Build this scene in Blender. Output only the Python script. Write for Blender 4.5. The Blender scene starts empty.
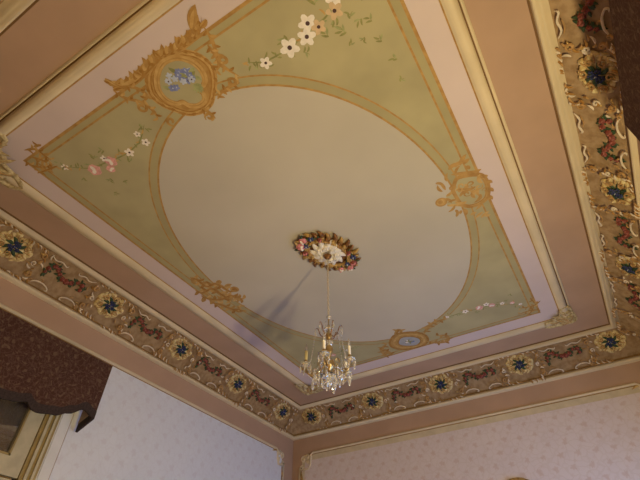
# Painted salon ceiling with a plaster rosette, a crystal chandelier, a moulded cove and two papered walls.
import bpy, math, random
from math import sin, cos, pi, radians, hypot, atan2, sqrt
random.seed(7)
COL = bpy.context.scene.collection
CZ = 4.0                      # ceiling height
A1, B1 = 1.5015, 2.046        # half size of the inner moulding
XW, YW = 2.0903, 2.6348       # half size of the room at the walls

# traced painted outlines, world metres on the ceiling
TR = {
'D_heart':[(-0.081,-1.748),(-0.028,-1.777),(0.029,-1.785),(0.096,-1.765),(0.145,-1.709),(0.157,-1.649),(0.14,-1.596),(0.103,-1.571),(0.062,-1.574),(0.072,-1.537),(0.05,-1.499),(-0.005,-1.493),(-0.051,-1.521),(-0.068,-1.557),(-0.107,-1.569),(-0.14,-1.619),(-0.134,-1.683),(-0.102,-1.728)],
'D_rim':[(-0.157,-1.746),(-0.1,-1.79),(-0.012,-1.813),(0.08,-1.801),(0.159,-1.76),(0.206,-1.702),(0.215,-1.629),(0.174,-1.559),(0.112,-1.499),(0.059,-1.463),(-0.013,-1.454),(-0.091,-1.48),(-0.143,-1.542),(-0.185,-1.612),(-0.193,-1.685)],
'D_band':[(-0.345,-1.893),(-0.311,-1.827),(-0.241,-1.805),(-0.165,-1.806),(-0.07,-1.818),(0.012,-1.828),(0.074,-1.812),(0.154,-1.807),(0.24,-1.81),(0.298,-1.829),(0.341,-1.876)],
'D_leafs':[(0.01,-1.851),(0.023,-1.822),(0.183,-1.845),(0.158,-1.811),(0.26,-1.839),(0.216,-1.811),(0.366,-1.834),(0.316,-1.805),(-0.173,-1.835),(-0.143,-1.809),(-0.359,-1.82),(-0.302,-1.819)],
'D_right1':[(0.329,-1.811),(0.321,-1.74),(0.293,-1.671),(0.279,-1.597),(0.319,-1.503)],
'D_right2':[(0.121,-1.463),(0.169,-1.488),(0.227,-1.486),(0.297,-1.476)],
'D_right3':[(0.284,-1.734),(0.283,-1.677),(0.27,-1.625),(0.219,-1.595)],
'D_tip':[(-0.008,-1.469),(0.016,-1.436),(0.025,-1.373)],
'D_left1':[(-0.359,-1.82),(-0.339,-1.754),(-0.279,-1.686),(-0.26,-1.605),(-0.28,-1.548)],
'D_left2':[(-0.291,-1.812),(-0.234,-1.761),(-0.216,-1.699),(-0.267,-1.679)],
'D_bouq':[(0.007,-1.693),(-0.047,-1.711),(0.069,-1.702),(0.004,-1.663),(0.083,-1.663),(-0.0,-1.584)],
'C_ring':[(1.091,-0.124),(1.128,-0.165),(1.197,-0.152),(1.272,-0.114),(1.295,-0.05),(1.289,0.037),(1.254,0.122),(1.191,0.153),(1.12,0.144),(1.074,0.087),(1.064,0.006),(1.065,-0.074)],
'C_top':[(1.103,-0.21),(1.173,-0.182),(1.249,-0.151),(1.291,-0.151)],
'C_ball':[(0.958,-0.009),(0.92,-0.033),(0.98,-0.067),(0.996,0.014)],
'C_neck1':[(1.007,-0.042),(1.049,-0.057),(1.078,-0.087)],
'C_neck2':[(0.982,0.045),(1.025,0.066),(1.064,0.089),(1.093,0.124)],
'C_lf1':[(0.985,-0.194),(1.017,-0.169),(1.023,-0.1)],
'C_lf2':[(1.021,0.115),(1.024,0.151),(1.002,0.188)],
'C_lf3':[(1.055,0.141),(1.035,0.173)],
'C_sp':[(1.277,-0.074),(1.31,-0.083),(1.289,-0.028),(1.327,-0.01),(1.282,0.038),(1.316,0.074),(1.259,0.104),(1.291,0.145)],
'C_up':[(1.103,-0.259),(1.153,-0.301),(1.143,-0.259),(1.185,-0.295),(1.18,-0.256),(1.218,-0.33),(1.204,-0.253),(1.24,-0.285),(1.208,-0.227),(1.233,-0.199)],
'C_dn':[(1.098,0.225),(1.138,0.206),(1.126,0.273),(1.172,0.227),(1.158,0.292),(1.21,0.242),(1.185,0.294),(1.221,0.286)],
'C_in':[(1.087,-0.061),(1.157,-0.083),(1.21,-0.025),(1.264,-0.031),(1.091,0.009),(1.166,0.001),(1.219,0.06),(1.114,0.078),(1.178,0.076),(1.248,0.051)],
'A_1':[(-1.189,-0.316),(-1.161,-0.279),(-1.159,-0.209),(-1.143,-0.145),(-1.054,-0.132),(-1.028,-0.012),(-1.023,0.034)],
'A_2':[(-1.271,-0.16),(-1.243,-0.1),(-1.13,-0.095),(-1.114,0.022),(-1.099,0.142)],
'A_3':[(-1.283,-0.073),(-1.249,0.006),(-1.179,0.062),(-1.062,0.063),(-1.028,0.127),(-0.981,0.169)],
'A_4':[(-1.268,0.061),(-1.215,0.139),(-1.187,0.213),(-1.14,0.303),(-1.097,0.212)],
'A_ball':[(-0.969,0.003),(-0.922,0.032)],
'A_sp':[(-1.213,-0.229),(-1.204,-0.285),(-1.275,-0.032),(-1.326,0.017),(-1.232,0.038),(-1.286,0.082),(-1.045,-0.127),(-1.002,-0.169),(-1.012,-0.065),(-0.945,-0.078),(-1.004,0.098),(-1.036,0.181)],
'B_ring':[(-0.177,1.546),(-0.083,1.446),(0.026,1.447),(0.126,1.497),(0.19,1.591),(0.184,1.698),(0.117,1.772),(-0.006,1.779),(-0.13,1.739),(-0.192,1.641)],
'B_inner':[(-0.098,1.583),(-0.034,1.521),(0.052,1.545),(0.115,1.622),(0.106,1.69),(0.04,1.736),(-0.055,1.696),(-0.105,1.636)],
'B_l1':[(-0.315,1.823),(-0.326,1.722),(-0.297,1.619),(-0.198,1.544)],
'B_l2':[(-0.258,1.795),(-0.27,1.696),(-0.333,1.615)],
'B_t':[(-0.072,1.453),(-0.0,1.367),(0.015,1.441)],
'B_r1':[(0.188,1.573),(0.282,1.471),(0.361,1.432),(0.488,1.429)],
'B_r2':[(0.163,1.725),(0.246,1.805),(0.346,1.826),(0.37,1.723),(0.273,1.664)],
'L1':[(-1.259,-1.796),(-1.255,-1.741),(-1.21,-1.699),(-1.127,-1.672)],
'L2':[(-1.186,-1.843),(-1.121,-1.812),(-1.113,-1.764),(-1.109,-1.704)],
'L3':[(-1.195,-1.784),(-1.161,-1.741),(-1.152,-1.702)],
'L4':[(-1.284,-1.686),(-1.2,-1.668),(-1.11,-1.652)],
'L5':[(-1.055,-1.812),(-1.11,-1.828)],
'R1':[(1.31,1.601),(1.248,1.645),(1.185,1.644),(1.111,1.622)],
'R2':[(1.278,1.757),(1.204,1.712),(1.076,1.72)],
'R3':[(1.143,1.78),(1.2,1.733),(1.242,1.641)],
'R4':[(1.239,1.504),(1.26,1.63)],
}

# ------------------------------------------------------------------ materials
def mat(name, col, rough=.7, var=.0, scale=6., metal=0., col2=None, bump=0., bscale=60., trans=0., spec=.3, detail=3.):
    m = bpy.data.materials.new(name); m.use_nodes = True
    nt = m.node_tree; b = nt.nodes['Principled BSDF']
    b.inputs['Roughness'].default_value = rough
    b.inputs['Metallic'].default_value = metal
    b.inputs['Specular IOR Level'].default_value = spec
    b.inputs['Transmission Weight'].default_value = trans
    b.inputs['Base Color'].default_value = (*col, 1)
    if var > 0 or col2:
        tc = nt.nodes.new('ShaderNodeTexCoord'); n = nt.nodes.new('ShaderNodeTexNoise')
        n.inputs['Scale'].default_value = scale; n.inputs['Detail'].default_value = detail
        nt.links.new(tc.outputs['Object'], n.inputs['Vector'])
        r = nt.nodes.new('ShaderNodeValToRGB')
        a = col2 if col2 else tuple(c*(1-var) for c in col)
        r.color_ramp.elements[0].position = .35; r.color_ramp.elements[1].position = .65
        r.color_ramp.elements[0].color = (*a, 1)
        r.color_ramp.elements[1].color = (*(col if col2 else tuple(min(1, c*(1+var*.5)) for c in col)), 1)
        nt.links.new(n.outputs['Fac'], r.inputs['Fac']); nt.links.new(r.outputs['Color'], b.inputs['Base Color'])
    if bump > 0:
        tc = nt.nodes.new('ShaderNodeTexCoord'); n = nt.nodes.new('ShaderNodeTexNoise')
        n.inputs['Scale'].default_value = bscale
        nt.links.new(tc.outputs['Object'], n.inputs['Vector'])
        bp = nt.nodes.new('ShaderNodeBump'); bp.inputs['Strength'].default_value = bump; bp.inputs['Distance'].default_value = .004
        nt.links.new(n.outputs['Fac'], bp.inputs['Height']); nt.links.new(bp.outputs['Normal'], b.inputs['Normal'])
    return m

M = dict(
 pink=mat('pink_distemper', (.45,.29,.205), .8, .06, 3),
 lavender=mat('lavender_margin', (.62,.50,.50), .8, .05, 2),
 green=mat('sage_field', (.42,.36,.21), .8, .12, 2.5),
 greenb=mat('sage_border_band', (.39,.33,.18), .8, .08, 3),
 sky=mat('cream_oval_paint', (.505,.445,.375), .85, .07, 1.2),
 goldp=mat('ochre_paint', (.48,.28,.09), .7, .0, 20, col2=(.36,.19,.055)),
 goldd=mat('umber_paint', (.30,.14,.03), .7, .0, 30, col2=(.42,.22,.06)),
 goldl=mat('light_ochre_paint', (.56,.36,.14), .7, .0, 25, col2=(.46,.26,.08)),
 cream=mat('cream_moulding_paint', (.66,.53,.36), .5, .08, 4),
 gilt=mat('dull_gilt_fillet', (.30,.16,.05), .5, .15, 9, metal=.0),
 giltb=mat('gilded_plaster', (.52,.34,.12), .42, .0, 30, metal=.25, col2=(.34,.18,.06), bump=.4),
 wpaint=mat('white_petal_paint', (.80,.72,.66), .8, .08, 40),
 ppaint=mat('pink_petal_paint', (.72,.36,.33), .8, .2, 40),
 bpaint=mat('blue_petal_paint', (.20,.23,.48), .8, .2, 40),
 lpaint=mat('pale_blue_petal_paint', (.45,.48,.62), .8, .1, 40),
 leafp=mat('leaf_green_paint', (.27,.26,.10), .8, .2, 30),
 leafl=mat('pale_leaf_paint', (.33,.34,.16), .8, .2, 30),
 dot=mat('dark_stamen_paint', (.08,.04,.04), .8),
 cove=mat('cove_ground', (.40,.265,.15), .75, .0, 22, col2=(.28,.17,.085), bump=.3, bscale=50),
 ivory=mat('ivory_relief', (.74,.60,.34), .6, .0, 40, col2=(.52,.36,.14), bump=.4),
 scrollw=mat('pale_scroll_relief', (.72,.60,.48), .6, .15, 30),
 scrollg=mat('ochre_scroll_relief', (.44,.25,.10), .6, .2, 30),
 blue=mat('blue_glazed_petal', (.035,.045,.15), .5, .3, 60),
 leafd=mat('dark_leaf_relief', (.04,.07,.03), .5, .3, 60),
 rose=mat('red_rose_relief', (.22,.05,.035), .55, .3, 60),
 rosep=mat('pink_rose_relief', (.62,.22,.24), .55, .2, 60),
 brass=mat('brass', (.58,.43,.22), .3, .1, 40, metal=.9, spec=.5),
 brown=mat('aged_bronze_gilt', (.30,.14,.045), .4, .0, 50, metal=.2, col2=(.13,.05,.02), bump=.5, bscale=90),
 white=mat('white_plaster_leaf', (.78,.70,.62), .6, .1, 40),
 sleeve=mat('candle_sleeve_ivory', (.85,.78,.72), .4, .05, 10),
 sleevey=mat('candle_sleeve_yellow', (.72,.62,.34), .4, .05, 10),
 frame=mat('cream_olive_joinery', (.46,.39,.27), .5, .12, 12),
 framed=mat('olive_gold_joinery', (.30,.21,.08), .5, .15, 12),
 plain=mat('white_painted_trim', (.66,.63,.64), .6, .05, 6),
 rosem=mat('muted_rose_relief', (.32,.10,.08), .55, .2, 60),
 band=mat('cream_paper_border', (.60,.49,.34), .7, .1, 12),
 wood=mat('oak_floor', (.20,.14,.09), .5, .0, 8, col2=(.13,.09,.055)),
 dark=mat('dark_fringe', (.040,.024,.022), .8, .4, 80),
 reflection=mat('ochre_pane_reflection', (.50,.27,.10), .8, .3, 8),
 umberline=mat('umber_line_paint', (.17,.085,.028), .6, .1, 20),
 bluegrey=mat('blue_grey_paint', (.36,.36,.38), .8, .08, 20),
 peach=mat('peach_petal_paint', (.62,.44,.27), .8, .1, 30),
 chainm=mat('pale_gilt_chain', (.72,.62,.48), .35, .05, 30, metal=.4),
 lining=mat('tan_lining', (.30,.21,.15), .9),
 ornm=mat('antique_cream_plaster', (.62,.50,.29), .6, .0, 45, col2=(.34,.23,.10), bump=.5),
 outside=mat('dusk_backing', (.02,.02,.025), .9),
)

def crystal_mat():
    m = bpy.data.materials.new('cut_crystal'); m.use_nodes = True; nt = m.node_tree
    b = nt.nodes['Principled BSDF']; b.inputs['Base Color'].default_value = (.95,.93,.92,1)
    b.inputs['Transmission Weight'].default_value = .8; b.inputs['Roughness'].default_value = .06
    b.inputs['IOR'].default_value = 1.5; b.inputs['Specular IOR Level'].default_value = .8
    return m
M['crystal'] = crystal_mat()
def glass_mat():
    m = bpy.data.materials.new('window_glass'); m.use_nodes = True; nt = m.node_tree
    b = nt.nodes['Principled BSDF']; b.inputs['Base Color'].default_value = (.55,.52,.5,1)
    b.inputs['Transmission Weight'].default_value = .9; b.inputs['Roughness'].default_value = .02
    b.inputs['IOR'].default_value = 1.9; b.inputs['Specular IOR Level'].default_value = 1.
    return m
M['glass'] = glass_mat()

def motif_mat(name, ground, ground2, motif, axis, pitch, strength, rough=.75, vine=0.0, vinec=None, distort=.02):
    """Papered or woven ground with half-drop repeats of small rosettes and a net of fine sprigs."""
    m = bpy.data.materials.new(name); m.use_nodes = True; nt = m.node_tree; N = nt.nodes; L = nt.links
    b = N['Principled BSDF']; b.inputs['Roughness'].default_value = rough; b.inputs['Specular IOR Level'].default_value = .15
    tc = N.new('ShaderNodeTexCoord'); sep = N.new('ShaderNodeSeparateXYZ'); 
    nz = N.new('ShaderNodeTexNoise'); nz.inputs['Scale'].default_value = 14; nz.inputs['Detail'].default_value = 2
    L.new(tc.outputs['Object'], nz.inputs['Vector'])
    def mth(op, a, b_=None):
        n = N.new('ShaderNodeMath'); n.operation = op
        for i, v in enumerate((a, b_)):
            if v is None: continue
            if isinstance(v, (int, float)): n.inputs[i].default_value = v
            else: L.new(v, n.inputs[i])
        return n.outputs[0]
    mix = N.new('ShaderNodeVectorMath'); mix.operation = 'MULTIPLY_ADD'
    L.new(nz.outputs['Color'], mix.inputs[0]); mix.inputs[1].default_value = (distort,)*3; L.new(tc.outputs['Object'], mix.inputs[2])
    L.new(mix.outputs[0], sep.inputs[0])
    u = mth('DIVIDE', sep.outputs[axis], pitch); v = mth('DIVIDE', sep.outputs[2], pitch*1.5)
    def spots(du, dv, r):
        fu = mth('SUBTRACT', mth('FRACT', mth('ADD', u, du+50.)), .5); fv = mth('SUBTRACT', mth('FRACT', mth('ADD', v, dv+50.)), .5)
        d = mth('SQRT', mth('ADD', mth('MULTIPLY', fu, fu), mth('MULTIPLY', mth('MULTIPLY', fv, fv), 2.6)))
        ang = mth('ARCTAN2', fv, fu)
        pet = mth('MULTIPLY', mth('COSINE', mth('MULTIPLY', ang, 5.)), .04)
        return mth('MINIMUM', mth('MAXIMUM', mth('MULTIPLY', mth('SUBTRACT', r, mth('ADD', d, pet)), 12.), 0.), 1.)
    s = mth('MAXIMUM', spots(0, 0, .2), spots(.5, .5, .2))
    s = mth('MAXIMUM', s, mth('MULTIPLY', spots(.25, .25, .12), .55))
    s = mth('MAXIMUM', s, mth('MULTIPLY', spots(.75, .75, .12), .55))
    vo = N.new('ShaderNodeTexVoronoi'); vo.feature = 'DISTANCE_TO_EDGE'; vo.inputs['Scale'].default_value = 2.2/pitch
    L.new(mix.outputs[0], vo.inputs['Vector'])
    vn = mth('MULTIPLY', mth('MAXIMUM', mth('SUBTRACT', .10, vo.outputs['Distance']), 0.), 10.*vine)
    n2 = N.new('ShaderNodeTexNoise'); n2.inputs['Scale'].default_value = 5.; L.new(tc.outputs['Object'], n2.inputs['Vector'])
    g = N.new('ShaderNodeMix'); g.data_type = 'RGBA'; g.inputs[6].default_value = (*ground, 1); g.inputs[7].default_value = (*ground2, 1)
    L.new(n2.outputs['Fac'], g.inputs[0])
    g2 = N.new('ShaderNodeMix'); g2.data_type = 'RGBA'; L.new(vn, g2.inputs[0]); L.new(g.outputs[2], g2.inputs[6]); g2.inputs[7].default_value = (*(vinec or motif), 1)
    g3 = N.new('ShaderNodeMix'); g3.data_type = 'RGBA'; L.new(mth('MULTIPLY', s, strength), g3.inputs[0]); L.new(g2.outputs[2], g3.inputs[6]); g3.inputs[7].default_value = (*motif, 1)
    L.new(g3.outputs[2], b.inputs['Base Color'])
    return m
M['paperA'] = motif_mat('lilac_white_wallpaper', (.68,.68,.76), (.63,.63,.71), (.56,.51,.58), 1, .15, .40, vine=.30, vinec=(.58,.56,.62), distort=.06)
M['paperB'] = motif_mat('blush_wallpaper', (.68,.58,.56), (.64,.53,.54), (.54,.36,.30), 0, .15, .45, vine=.40, vinec=(.57,.45,.40), distort=.06)
M['brocade'] = motif_mat('burgundy_brocade', (.048,.018,.015), (.075,.032,.022), (.16,.10,.065), 1, .065, .6, rough=.85, vine=.65, vinec=(.13,.075,.055), distort=.12)

# ------------------------------------------------------------------ mesh kit
class G:
    """Collects faces in a local (s, t, n) frame: s, t along the surface, n out of it."""
    def __init__(self, fn=None):
        self.v = []; self.f = []; self.m = []; self.mats = []; self.fn = fn or (lambda s, t, n: (s, t, n)); self.n0 = 0.; self.dn = .00012
    def mi(self, k):
        if k not in self.mats: self.mats.append(k)
        return self.mats.index(k)
    def add(self, vs, fs, k):
        o = len(self.v); self.v += [self.fn(*p) for p in vs]; mi = self.mi(k)
        for f in fs: self.f.append(tuple(i+o for i in f)); self.m.append(mi)
    def step(self): self.n0 += self.dn
    # flat or domed ribbon along pts; w is the half width (number or function of 0..1)
    def stroke(self, pts, w, k, h=0., n=0., smooth=6, taper=True):
        p = cr(pts, smooth) if smooth > 1 else pts
        N = len(p); self.step(); base = n + self.n0
        prof = [(-1, 0), (-.7, .75), (0, 1), (.7, .75), (1, 0)] if h > 0 else [(-1, 0), (1, 0)]
        vs = []
        for i, (x, y) in enumerate(p):
            a = p[max(0, i-1)]; b = p[min(N-1, i+1)]; dx, dy = b[0]-a[0], b[1]-a[1]; l = hypot(dx, dy) or 1
            u = i/(N-1); ww = w(u) if callable(w) else w*(min(1, 4*u+.25, 4*(1-u)+.12) if taper else 1)
            hh = h*min(1, ww/(w if not callable(w) else max(w(.5), 1e-4)))
            for c, e in prof: vs.append((x-dy/l*ww*c, y+dx/l*ww*c, base+e*hh))
        q = len(prof)
        self.add(vs, [(i*q+j, i*q+j+1, (i+1)*q+j+1, (i+1)*q+j) for i in range(N-1) for j in range(q-1)], k)
    def leaf(self, x, y, ang, ln, wd, k, bend=0., h=0., n=0.):
        pts = []
        for i in range(7):
            u = i/6; a = ang + bend*u
            pts.append((x+ln*u*cos(a), y+ln*u*sin(a)))
        self.stroke(pts, lambda u: wd*max(.03, sin(pi*min(1, u*.92+.08))**.8), k, h, n, smooth=1)
    def disc(self, x, y, rx, ry, k, ang=0., h=0., n=0., seg=14, fn=None):
        self.step(); base = n+self.n0; vs = [(x, y, base+h)]; rings = [(1., 0.)] if h == 0 else [(.55, .82), (1., 0.)]
        ca, sa = cos(ang), sin(ang)
        for r, e in rings:
            for i in range(seg):
                a = 2*pi*i/seg; q = fn(a) if fn else 1.
                px, py = rx*r*q*cos(a), ry*r*q*sin(a); vs.append((x+px*ca-py*sa, y+px*sa+py*ca, base+e*h))
        fs = [(0, 1+i, 1+(i+1) % seg) for i in range(seg)]
        if len(rings) > 1: fs += [(1+i, 1+seg+i, 1+seg+(i+1) % seg, 1+(i+1) % seg) for i in range(seg)]
        self.add(vs, fs, k)
    def poly(self, pts, k, n=0.):
        self.step(); cx = sum(p[0] for p in pts)/len(pts); cy = sum(p[1] for p in pts)/len(pts)
        N = len(pts); self.add([(cx, cy, n+self.n0)]+[(x, y, n+self.n0) for x, y in pts], [(0, 1+i, 1+(i+1) % N) for i in range(N)], k)
    def scroll(self, x, y, a0, r, turns, w, k, h=0., n=0., tail=None, hand=1):
        pts = []
        for i in range(15):
            u = i/14; rr = r*(1-.85*u); a = a0+hand*turns*2*pi*u
            pts.append((x+rr*cos(a), y+rr*sin(a)))
        if tail: pts = [tail]+pts
        self.stroke(pts, lambda u: w*(.35+.65*min(1, u*3)), k, h, n, smooth=2)
    def flower(self, x, y, r, k, kc, np_=5, a0=0., h=0., n=0.):
        for i in range(np_):
            a = a0+2*pi*i/np_
            self.disc(x+r*.55*cos(a), y+r*.55*sin(a), r*.5, r*.36, k, a, h, n, 8)
        self.disc(x, y, r*.24, r*.24, kc, 0, h*1.6, n+ (h*.3), 8)
    def rose(self, x, y, r, k, kl, h=0., n=0.):
        self.disc(x, y, r, r, k, 0, h, n, 12, lambda a: 1+.12*cos(5*a))
        for i in range(3):
            a = i*2.1+x*40; self.disc(x+r*.35*cos(a), y+r*.35*sin(a), r*.45, r*.3, kl if i else k, a, h*.7, n+h*.7, 8)
    def box(self, x0, x1, y0, y1, z0, z1, k):
        vs = [(x, y, z) for x in (x0, x1) for y in (y0, y1) for z in (z0, z1)]
        self.add(vs, [(0,1,3,2),(4,6,7,5),(0,4,5,1),(2,3,7,6),(0,2,6,4),(1,5,7,3)], k)
    def tube(self, pts, r, k, seg=8, smooth=1, closed=False):
        p = cr3(pts, smooth) if smooth > 1 else pts
        N = len(p); vs = []; up = None
        for i in range(N):
            a = p[(i-1) % N] if closed else p[max(0, i-1)]; b = p[(i+1) % N] if closed else p[min(N-1, i+1)]
            d = norm(sub(b, a)); ref = (0, 0, 1) if abs(d[2]) < .9 else (1, 0, 0)
            s = norm(cross(d, ref)); t = cross(s, d); rr = r(i/(N-1)) if callable(r) else r
            for j in range(seg):
                q = 2*pi*j/seg; vs.append(tuple(p[i][c]+rr*(cos(q)*s[c]+sin(q)*t[c]) for c in range(3)))
        R_ = N if closed else N-1
        fs = [(i*seg+j, i*seg+(j+1) % seg, ((i+1) % N)*seg+(j+1) % seg, ((i+1) % N)*seg+j) for i in range(R_) for j in range(seg)]
        if not closed: fs += [tuple(range(seg)), tuple((N-1)*seg+j for j in range(seg))]
        self.add(vs, fs, k)
    def lathe(self, prof, k, x=0, y=0, seg=16, ripple=0, rn=8):
        vs = []
        for r, z in prof:
            for j in range(seg):
                a = 2*pi*j/seg; q = r*(1+ripple*cos(rn*a)); vs.append((x+q*cos(a), y+q*sin(a), z))
        self.add(vs, [(i*seg+j, i*seg+(j+1) % seg, (i+1)*seg+(j+1) % seg, (i+1)*seg+j) for i in range(len(prof)-1) for j in range(seg)], k)
    def ball(self, x, y, z, r, k, sz=1., seg=8):
        n = 5; prof = [(r*sin(pi*i/n) if 0 < i < n else r*.02, z+sz*r*cos(pi*i/n)) for i in range(n+1)]
        self.lathe(prof, k, x, y, seg)
    def build(self, name, parent=None, smooth=True, loc=None):
        me = bpy.data.meshes.new(name)
        ox, oy, oz = loc or (0, 0, 0)
        me.from_pydata([(a-ox, b-oy, c-oz) for a, b, c in self.v], [], self.f)
        for k in self.mats: me.materials.append(M[k])
        me.polygons.foreach_set('material_index', self.m)
        if smooth: me.polygons.foreach_set('use_smooth', [True]*len(self.f))
        me.update(); o = bpy.data.objects.new(name, me); COL.objects.link(o)
        if parent: 
            o.parent = parent
        if loc: o.location = loc
        return o
def sub(a, b): return tuple(x-y for x, y in zip(a, b))
def norm(a):
    l = sqrt(sum(x*x for x in a)) or 1; return tuple(x/l for x in a)
def cross(a, b): return (a[1]*b[2]-a[2]*b[1], a[2]*b[0]-a[0]*b[2], a[0]*b[1]-a[1]*b[0])
def crn(pts, k):
    if len(pts) < 3: return [tuple(a+(b-a)*i/k for a, b in zip(pts[0], pts[1])) for i in range(k+1)]
    P = [pts[0]]+list(pts)+[pts[-1]]; out = []
    for i in range(1, len(P)-2):
        p0, p1, p2, p3 = P[i-1:i+3]
        for j in range(k):
            t = j/k; out.append(tuple(.5*(2*b+(c-a)*t+(2*a-5*b+4*c-d)*t*t+(3*b-a-3*c+d)*t**3) for a, b, c, d in zip(p0, p1, p2, p3)))
    out.append(tuple(pts[-1])); return out
cr = cr3 = crn
def closed(p): return list(p)+[p[0]]
def empty(name, loc, label, cat, group=None):
    o = bpy.data.objects.new(name, None); COL.objects.link(o); o.location = loc; tag(o, label, cat, group); return o
def tag(o, label=None, cat=None, group=None, kind=None):
    if label: o['label'] = label
    if cat: o['category'] = cat
    if group: o['group'] = group
    if kind: o['kind'] = kind
    return o
def copy_tree(o, parent=None):
    c = o.copy(); COL.objects.link(c)
    if parent: c.parent = parent
    for ch in list(o.children): copy_tree(ch, c)
    return c

def loop(name, prof, k, parent=None, sides='ABCD'):
    """Mitred rectangular moulding: prof is a list of (offset from inner moulding, z)."""
    g = G(); q = len(prof)
    cs = [(-1, -1), (-1, 1), (1, 1), (1, -1)]
    vs = [(sx*(A1+o), sy*(B1+o), z) for sx, sy in cs for o, z in prof]
    fs = []
    for s, i in (('A', 0), ('B', 1), ('C', 2), ('D', 3)):
        if s in sides:
            j = (i+1) % 4
            fs += [(i*q+n, i*q+n+1, j*q+n+1, j*q+n) for n in range(q-1)]
    g.add(vs, fs, k); return g

# ------------------------------------------------------------------ room shell
def quadslab(name, x0, x1, y0, y1, z0, z1, k):
    g = G(); g.box(x0, x1, y0, y1, z0, z1, k); return tag(g.build(name, smooth=False), kind='structure')
ceiling = quadslab('ceiling', -XW-.2, XW+.2, -YW-.2, YW+.2, CZ, CZ+.12, 'pink')
floor = quadslab('floor', -XW-.2, XW+.2, -YW-.2, YW+.2, -.1, 0, 'wood')
WY0, WY1 = -2.14, -.46        # left window opening incl. casing
def wall_with_hole(name, side, hy0, hy1, hz):
    g = G(); s = -1 if side == 'A' else 1; xa, xb = (s*XW, s*(XW+.2)) if s > 0 else (s*(XW+.2), s*XW)
    g.box(xa, xb, -YW-.2, hy0, 0, CZ, 'pink'); g.box(xa, xb, hy1, YW+.2, 0, CZ, 'pink'); g.box(xa, xb, hy0, hy1, hz, CZ, 'pink')
    return tag(g.build(name, smooth=False), kind='structure')
wall_left = wall_with_hole('wall_left', 'A', WY0+.03, WY1-.03, 3.25)
wall_right = wall_with_hole('wall_right', 'C', -2.35, -.75, 3.2)
wall_front = quadslab('wall_front', -XW-.2, XW+.2, YW, YW+.2, 0, CZ, 'pink')
wall_back = quadslab('wall_back', -XW-.2, XW+.2, -YW-.2, -YW, 0, CZ, 'pink')

# mouldings
t1 = loop('x', [(-.075, CZ), (-.074, CZ-.010), (-.066, CZ-.014), (-.060, CZ-.028), (-.035, CZ-.036), (-.015, CZ-.032), (-.006, CZ-.018), (-.002, CZ-.004)], 'cream').build('trim_1')
tag(t1, kind='structure')
g = loop('x', [(-.083, CZ), (-.083, CZ-.005), (-.075, CZ-.005)], 'goldp'); g.build('gilt_line', t1)
g = loop('x', [(-.002, CZ-.004), (.004, CZ-.006), (.006, CZ)], 'umberline'); g.build('gilt_line', t1)
g = loop('x', [(.006, CZ), (.008, CZ-.012), (.018, CZ-.014), (.024, CZ)], 'cream'); g.build('fillet', t1)
t2 = loop('x', [(.304, CZ-.002), (.305, CZ-.030), (.309, CZ-.043), (.317, CZ-.048), (.328, CZ-.044), (.342, CZ-.034), (.346, CZ-.035), (.360, CZ-.025), (.372, CZ-.014), (.388, CZ-.006)], 'cream').build('trim_2')
tag(t2, kind='structure')
g = loop('x', [(.294, CZ), (.296, CZ-.006), (.302, CZ-.009), (.306, CZ-.009)], 'umberline'); g.build('gilt_line', t2)
# cove: a shallow concave band between the ceiling and the wall
O0, O1, Z0, Z1 = .385, .5885, CZ-.008, CZ-.2516
def cove_pt(t):      # t 0..1 from ceiling to wall
    o = O0+(O1-O0)*t; z = Z0+(Z1-Z0)*t; b = .016*sin(pi*t); return o+b*.74, z+b*.68
CN = norm((Z1-Z0, -(O1-O0), 0)); CN = (CN[0], CN[1])      # (offset, z) components of the normal into the room
CL = hypot(O1-O0, Z1-Z0)
cprof = [cove_pt(i/8) for i in range(9)]
t3 = loop('x', cprof, 'cove').build('trim_3'); tag(t3, kind='structure')
t4 = loop('x', [(.5885, Z1+.006), (.570, Z1+.002), (.562, Z1-.008), (.560, Z1-.026), (.570, Z1-.040), (.5885, Z1-.046)], 'cream').build('trim_4')
tag(t4, kind='structure')
g = loop('x', [(.5885, Z1+.018), (.566, Z1+.012), (.564, Z1+.004), (.5885, Z1+.002)], 'gilt'); g.build('gilt_line', t4)

def cove_map(side):
    def fn(s, t, n):   # t in metres down the cove from its top, s along the wall
        o, z = cove_pt(t/CL); o += CN[0]*n; z += CN[1]*n
        if side == 'A': return (-(A1+o), s, z)
        if side == 'C': return (A1+o, s, z)
        if side == 'B': return (s, B1+o, z)
        return (s, -(B1+o), z)
    return fn
LE, LC = 166., (1., .845, .44)      # warm lamp
DE, DC = 7., (1., .7, .3)
WE, WC = 46., (.16, .43, 1.)
EXPO = 0.

# ------------------------------------------------------------------ painted ceiling field
cmap = lambda s, t, n: (s, t, CZ-.001-n*.35)
paint = empty('ceiling_painting', (0, 0, CZ-.001), 'large painted ceiling panel with cream oval in a sage green rectangle, behind the chandelier', 'ceiling painting')
def C():
    g = G(cmap); g.dn = .00003; return g
def put(g, name, parent=paint):
    o = g.build(name, parent, smooth=False)
    if parent is not None:
        o.matrix_parent_inverse = WP(parent)
    return o
from mathutils import Matrix, Vector
def WP(o):
    def world(q): return (world(q.parent) @ q.matrix_parent_inverse if q.parent else Matrix.Identity(4)) @ Matrix.Translation(q.location)
    return world(o).inverted()
GX, GY = 1.262, 1.79
def rectpoly(g, x, y, k, n): g.poly([(-x, -y), (x, -y), (x, y), (-x, y)], k, n)
g = C(); rectpoly(g, A1-.07, B1-.07, 'lavender', 0); put(g, 'lavender_margin')
g = C(); rectpoly(g, GX, GY, 'greenb', .0010); rectpoly(g, GX-.058, GY-.048, 'green', .0012); put(g, 'sage_field')
def ell(a, b, n=96): return [(a*cos(2*pi*i/n), b*sin(2*pi*i/n)) for i in range(n)]
OA, OB = 1.075, 1.50
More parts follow.
